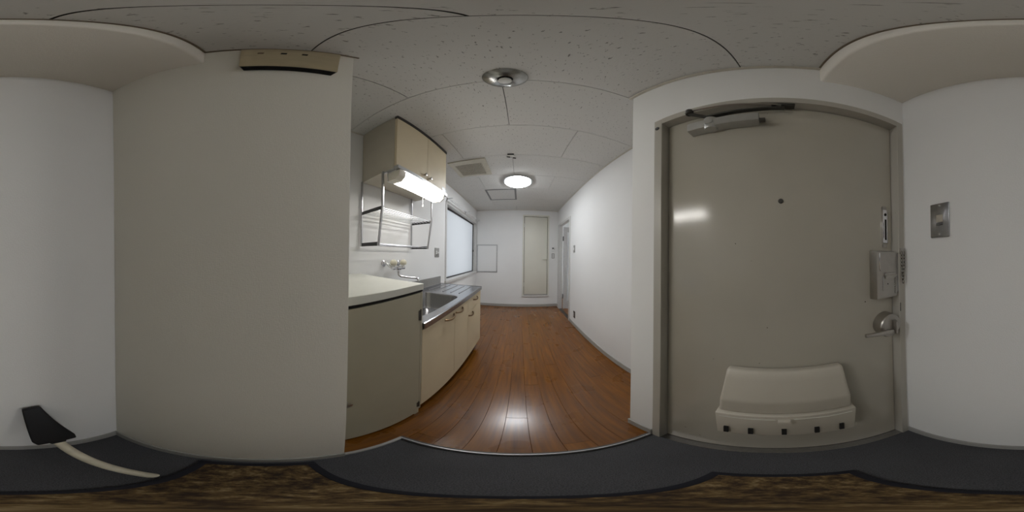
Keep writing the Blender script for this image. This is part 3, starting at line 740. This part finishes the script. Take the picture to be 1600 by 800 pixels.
box(XL + .0085, XL + .0135, 1.826, 1.852, 1.208, 1.216).build('pin_slot', M['hole'], o1)
wp = thing('doorbell_plate', (.303, YB, 1.267), 'stainless steel chime plate on the back wall beside the entrance door', 'plate')
MB().hull([(x, YB + yy, z) for x in (.264, .342) for z in (1.267, 1.392) for yy in (.0005, .006)], bev=.003).build('plate', M['steel'], wp)
box(.289, .316, YB + .0062, YB + .0072, 1.322, 1.348, bev=.0008, seg=1).build('name_window', M['lamside'], wp)
for z in (1.3115, 1.317): box(.290, .317, YB + .006, YB + .0068, z - .0012, z + .0012).build('slot', M['hole'], wp)
for z in (1.278, 1.383): MB().lathe([(.0042, 0), (.0036, .002), (0, .0026)], (.303, YB + .006, z), (0, 1, 0), 12).build('screw', M['chrome'], wp)
# tan box under the ceiling
tb = thing('junction_box', (XE, .057, 1.985), 'shallow tan wall box with three small slots under the ceiling', 'junction box')
MB().hull([(XE + .0005, -.056, 2.310), (XE + .0005, .176, 2.310), (XE + .0005, -.048, 1.985), (XE + .0005, .152, 1.985),
           (XE + .010, -.054, 2.310), (XE + .010, .172, 2.310), (XE + .024, -.056, 1.988), (XE + .024, .160, 1.988)], bev=.002).build('cover', M['tan'], tb)
MB().hull([(XE + .0006, -.049, 1.9865), (XE + .0006, .153, 1.9865), (XE + .023, -.055, 1.9865), (XE + .023, .159, 1.9865),
           (XE + .0006, -.049, 1.982), (XE + .0006, .153, 1.982), (XE + .022, -.052, 1.982), (XE + .022, .156, 1.982)]).build('underside', M['black'], tb)
for yy, mm in ((-.012, M['bronze']), (.037, M['hole']), (.083, M['hole'])):
    xx = XE + .0150
    MB().hull([(xx - .004, yy - .006, 2.196), (xx + .0017, yy - .007, 2.196), (xx - .004, yy + .006, 2.196), (xx + .0017, yy + .006, 2.196),
               (xx - .006, yy - .006, 2.222), (xx + .0007, yy - .005, 2.222), (xx - .006, yy + .006, 2.222), (xx + .0007, yy + .008, 2.222)]).build('slot', mm, tb)
# ------------------------------------------------------------------ mat and tool on the entry floor
mt = thing('door_mat', (-.025, -.008, ZE), 'small mottled brown mat with black edging on the entry carpet', 'mat')
mx0, mx1, my0, my1 = -.352, .300, -.142, .124
box(mx0 + .02, mx1 - .02, my0 + .02, my1 - .02, ZE + .0005, ZE + .009, bev=.002).build('pile', M['mat'], mt)
b = MB()
for q in ((mx0, mx0 + .0215, my0, my1), (mx1 - .0215, mx1, my0, my1), (mx0 + .02, mx1 - .02, my0, my0 + .0215), (mx0 + .02, mx1 - .02, my1 - .0215, my1)): b.box(q[0], q[1], q[2], q[3], ZE + .0004, ZE + .011, bev=.003)
b.build('border', M['mat_border'], mt)
tl = thing('long_handled_shovel', (-.19, -.17, ZE), 'black tapered shovel head on a cream pole, leaning on the back wall', 'shovel')
P0 = Vector((-.192, -.165, .012)); P1 = Vector((-.059, -.468, .555)); dv = (P1 - P0); Lg = dv.length; dn = dv.normalized()
sd = dn.cross(Vector((0, 1, 0.3))).normalized(); sd = Vector((1, 0, 0)) - dn * dn.x; sd.normalize(); nn = dn.cross(sd).normalized()
MB().tube([P0, P0 + dn * (Lg * .45), P0 + dn * (Lg * .70)], [.017, .0165, .016], 12).build('pole', M['cream_pole'], tl)
def shp(u, hw, th): c = P0 + dn * (Lg * u); return [c + sd * (a * hw) + nn * (e * th) for a in (-1, 1) for e in (-1, 1)]
MB().hull(shp(.665, .050, .018) + shp(.70, .056, .018) + shp(1.0, .028, .011), bev=.005, seg=3).build('head', M['black'], tl)
MB().hull(shp(.655, .018, .0175) + shp(.668, .022, .0185), bev=.002).build('ferrule', M['black'], tl)
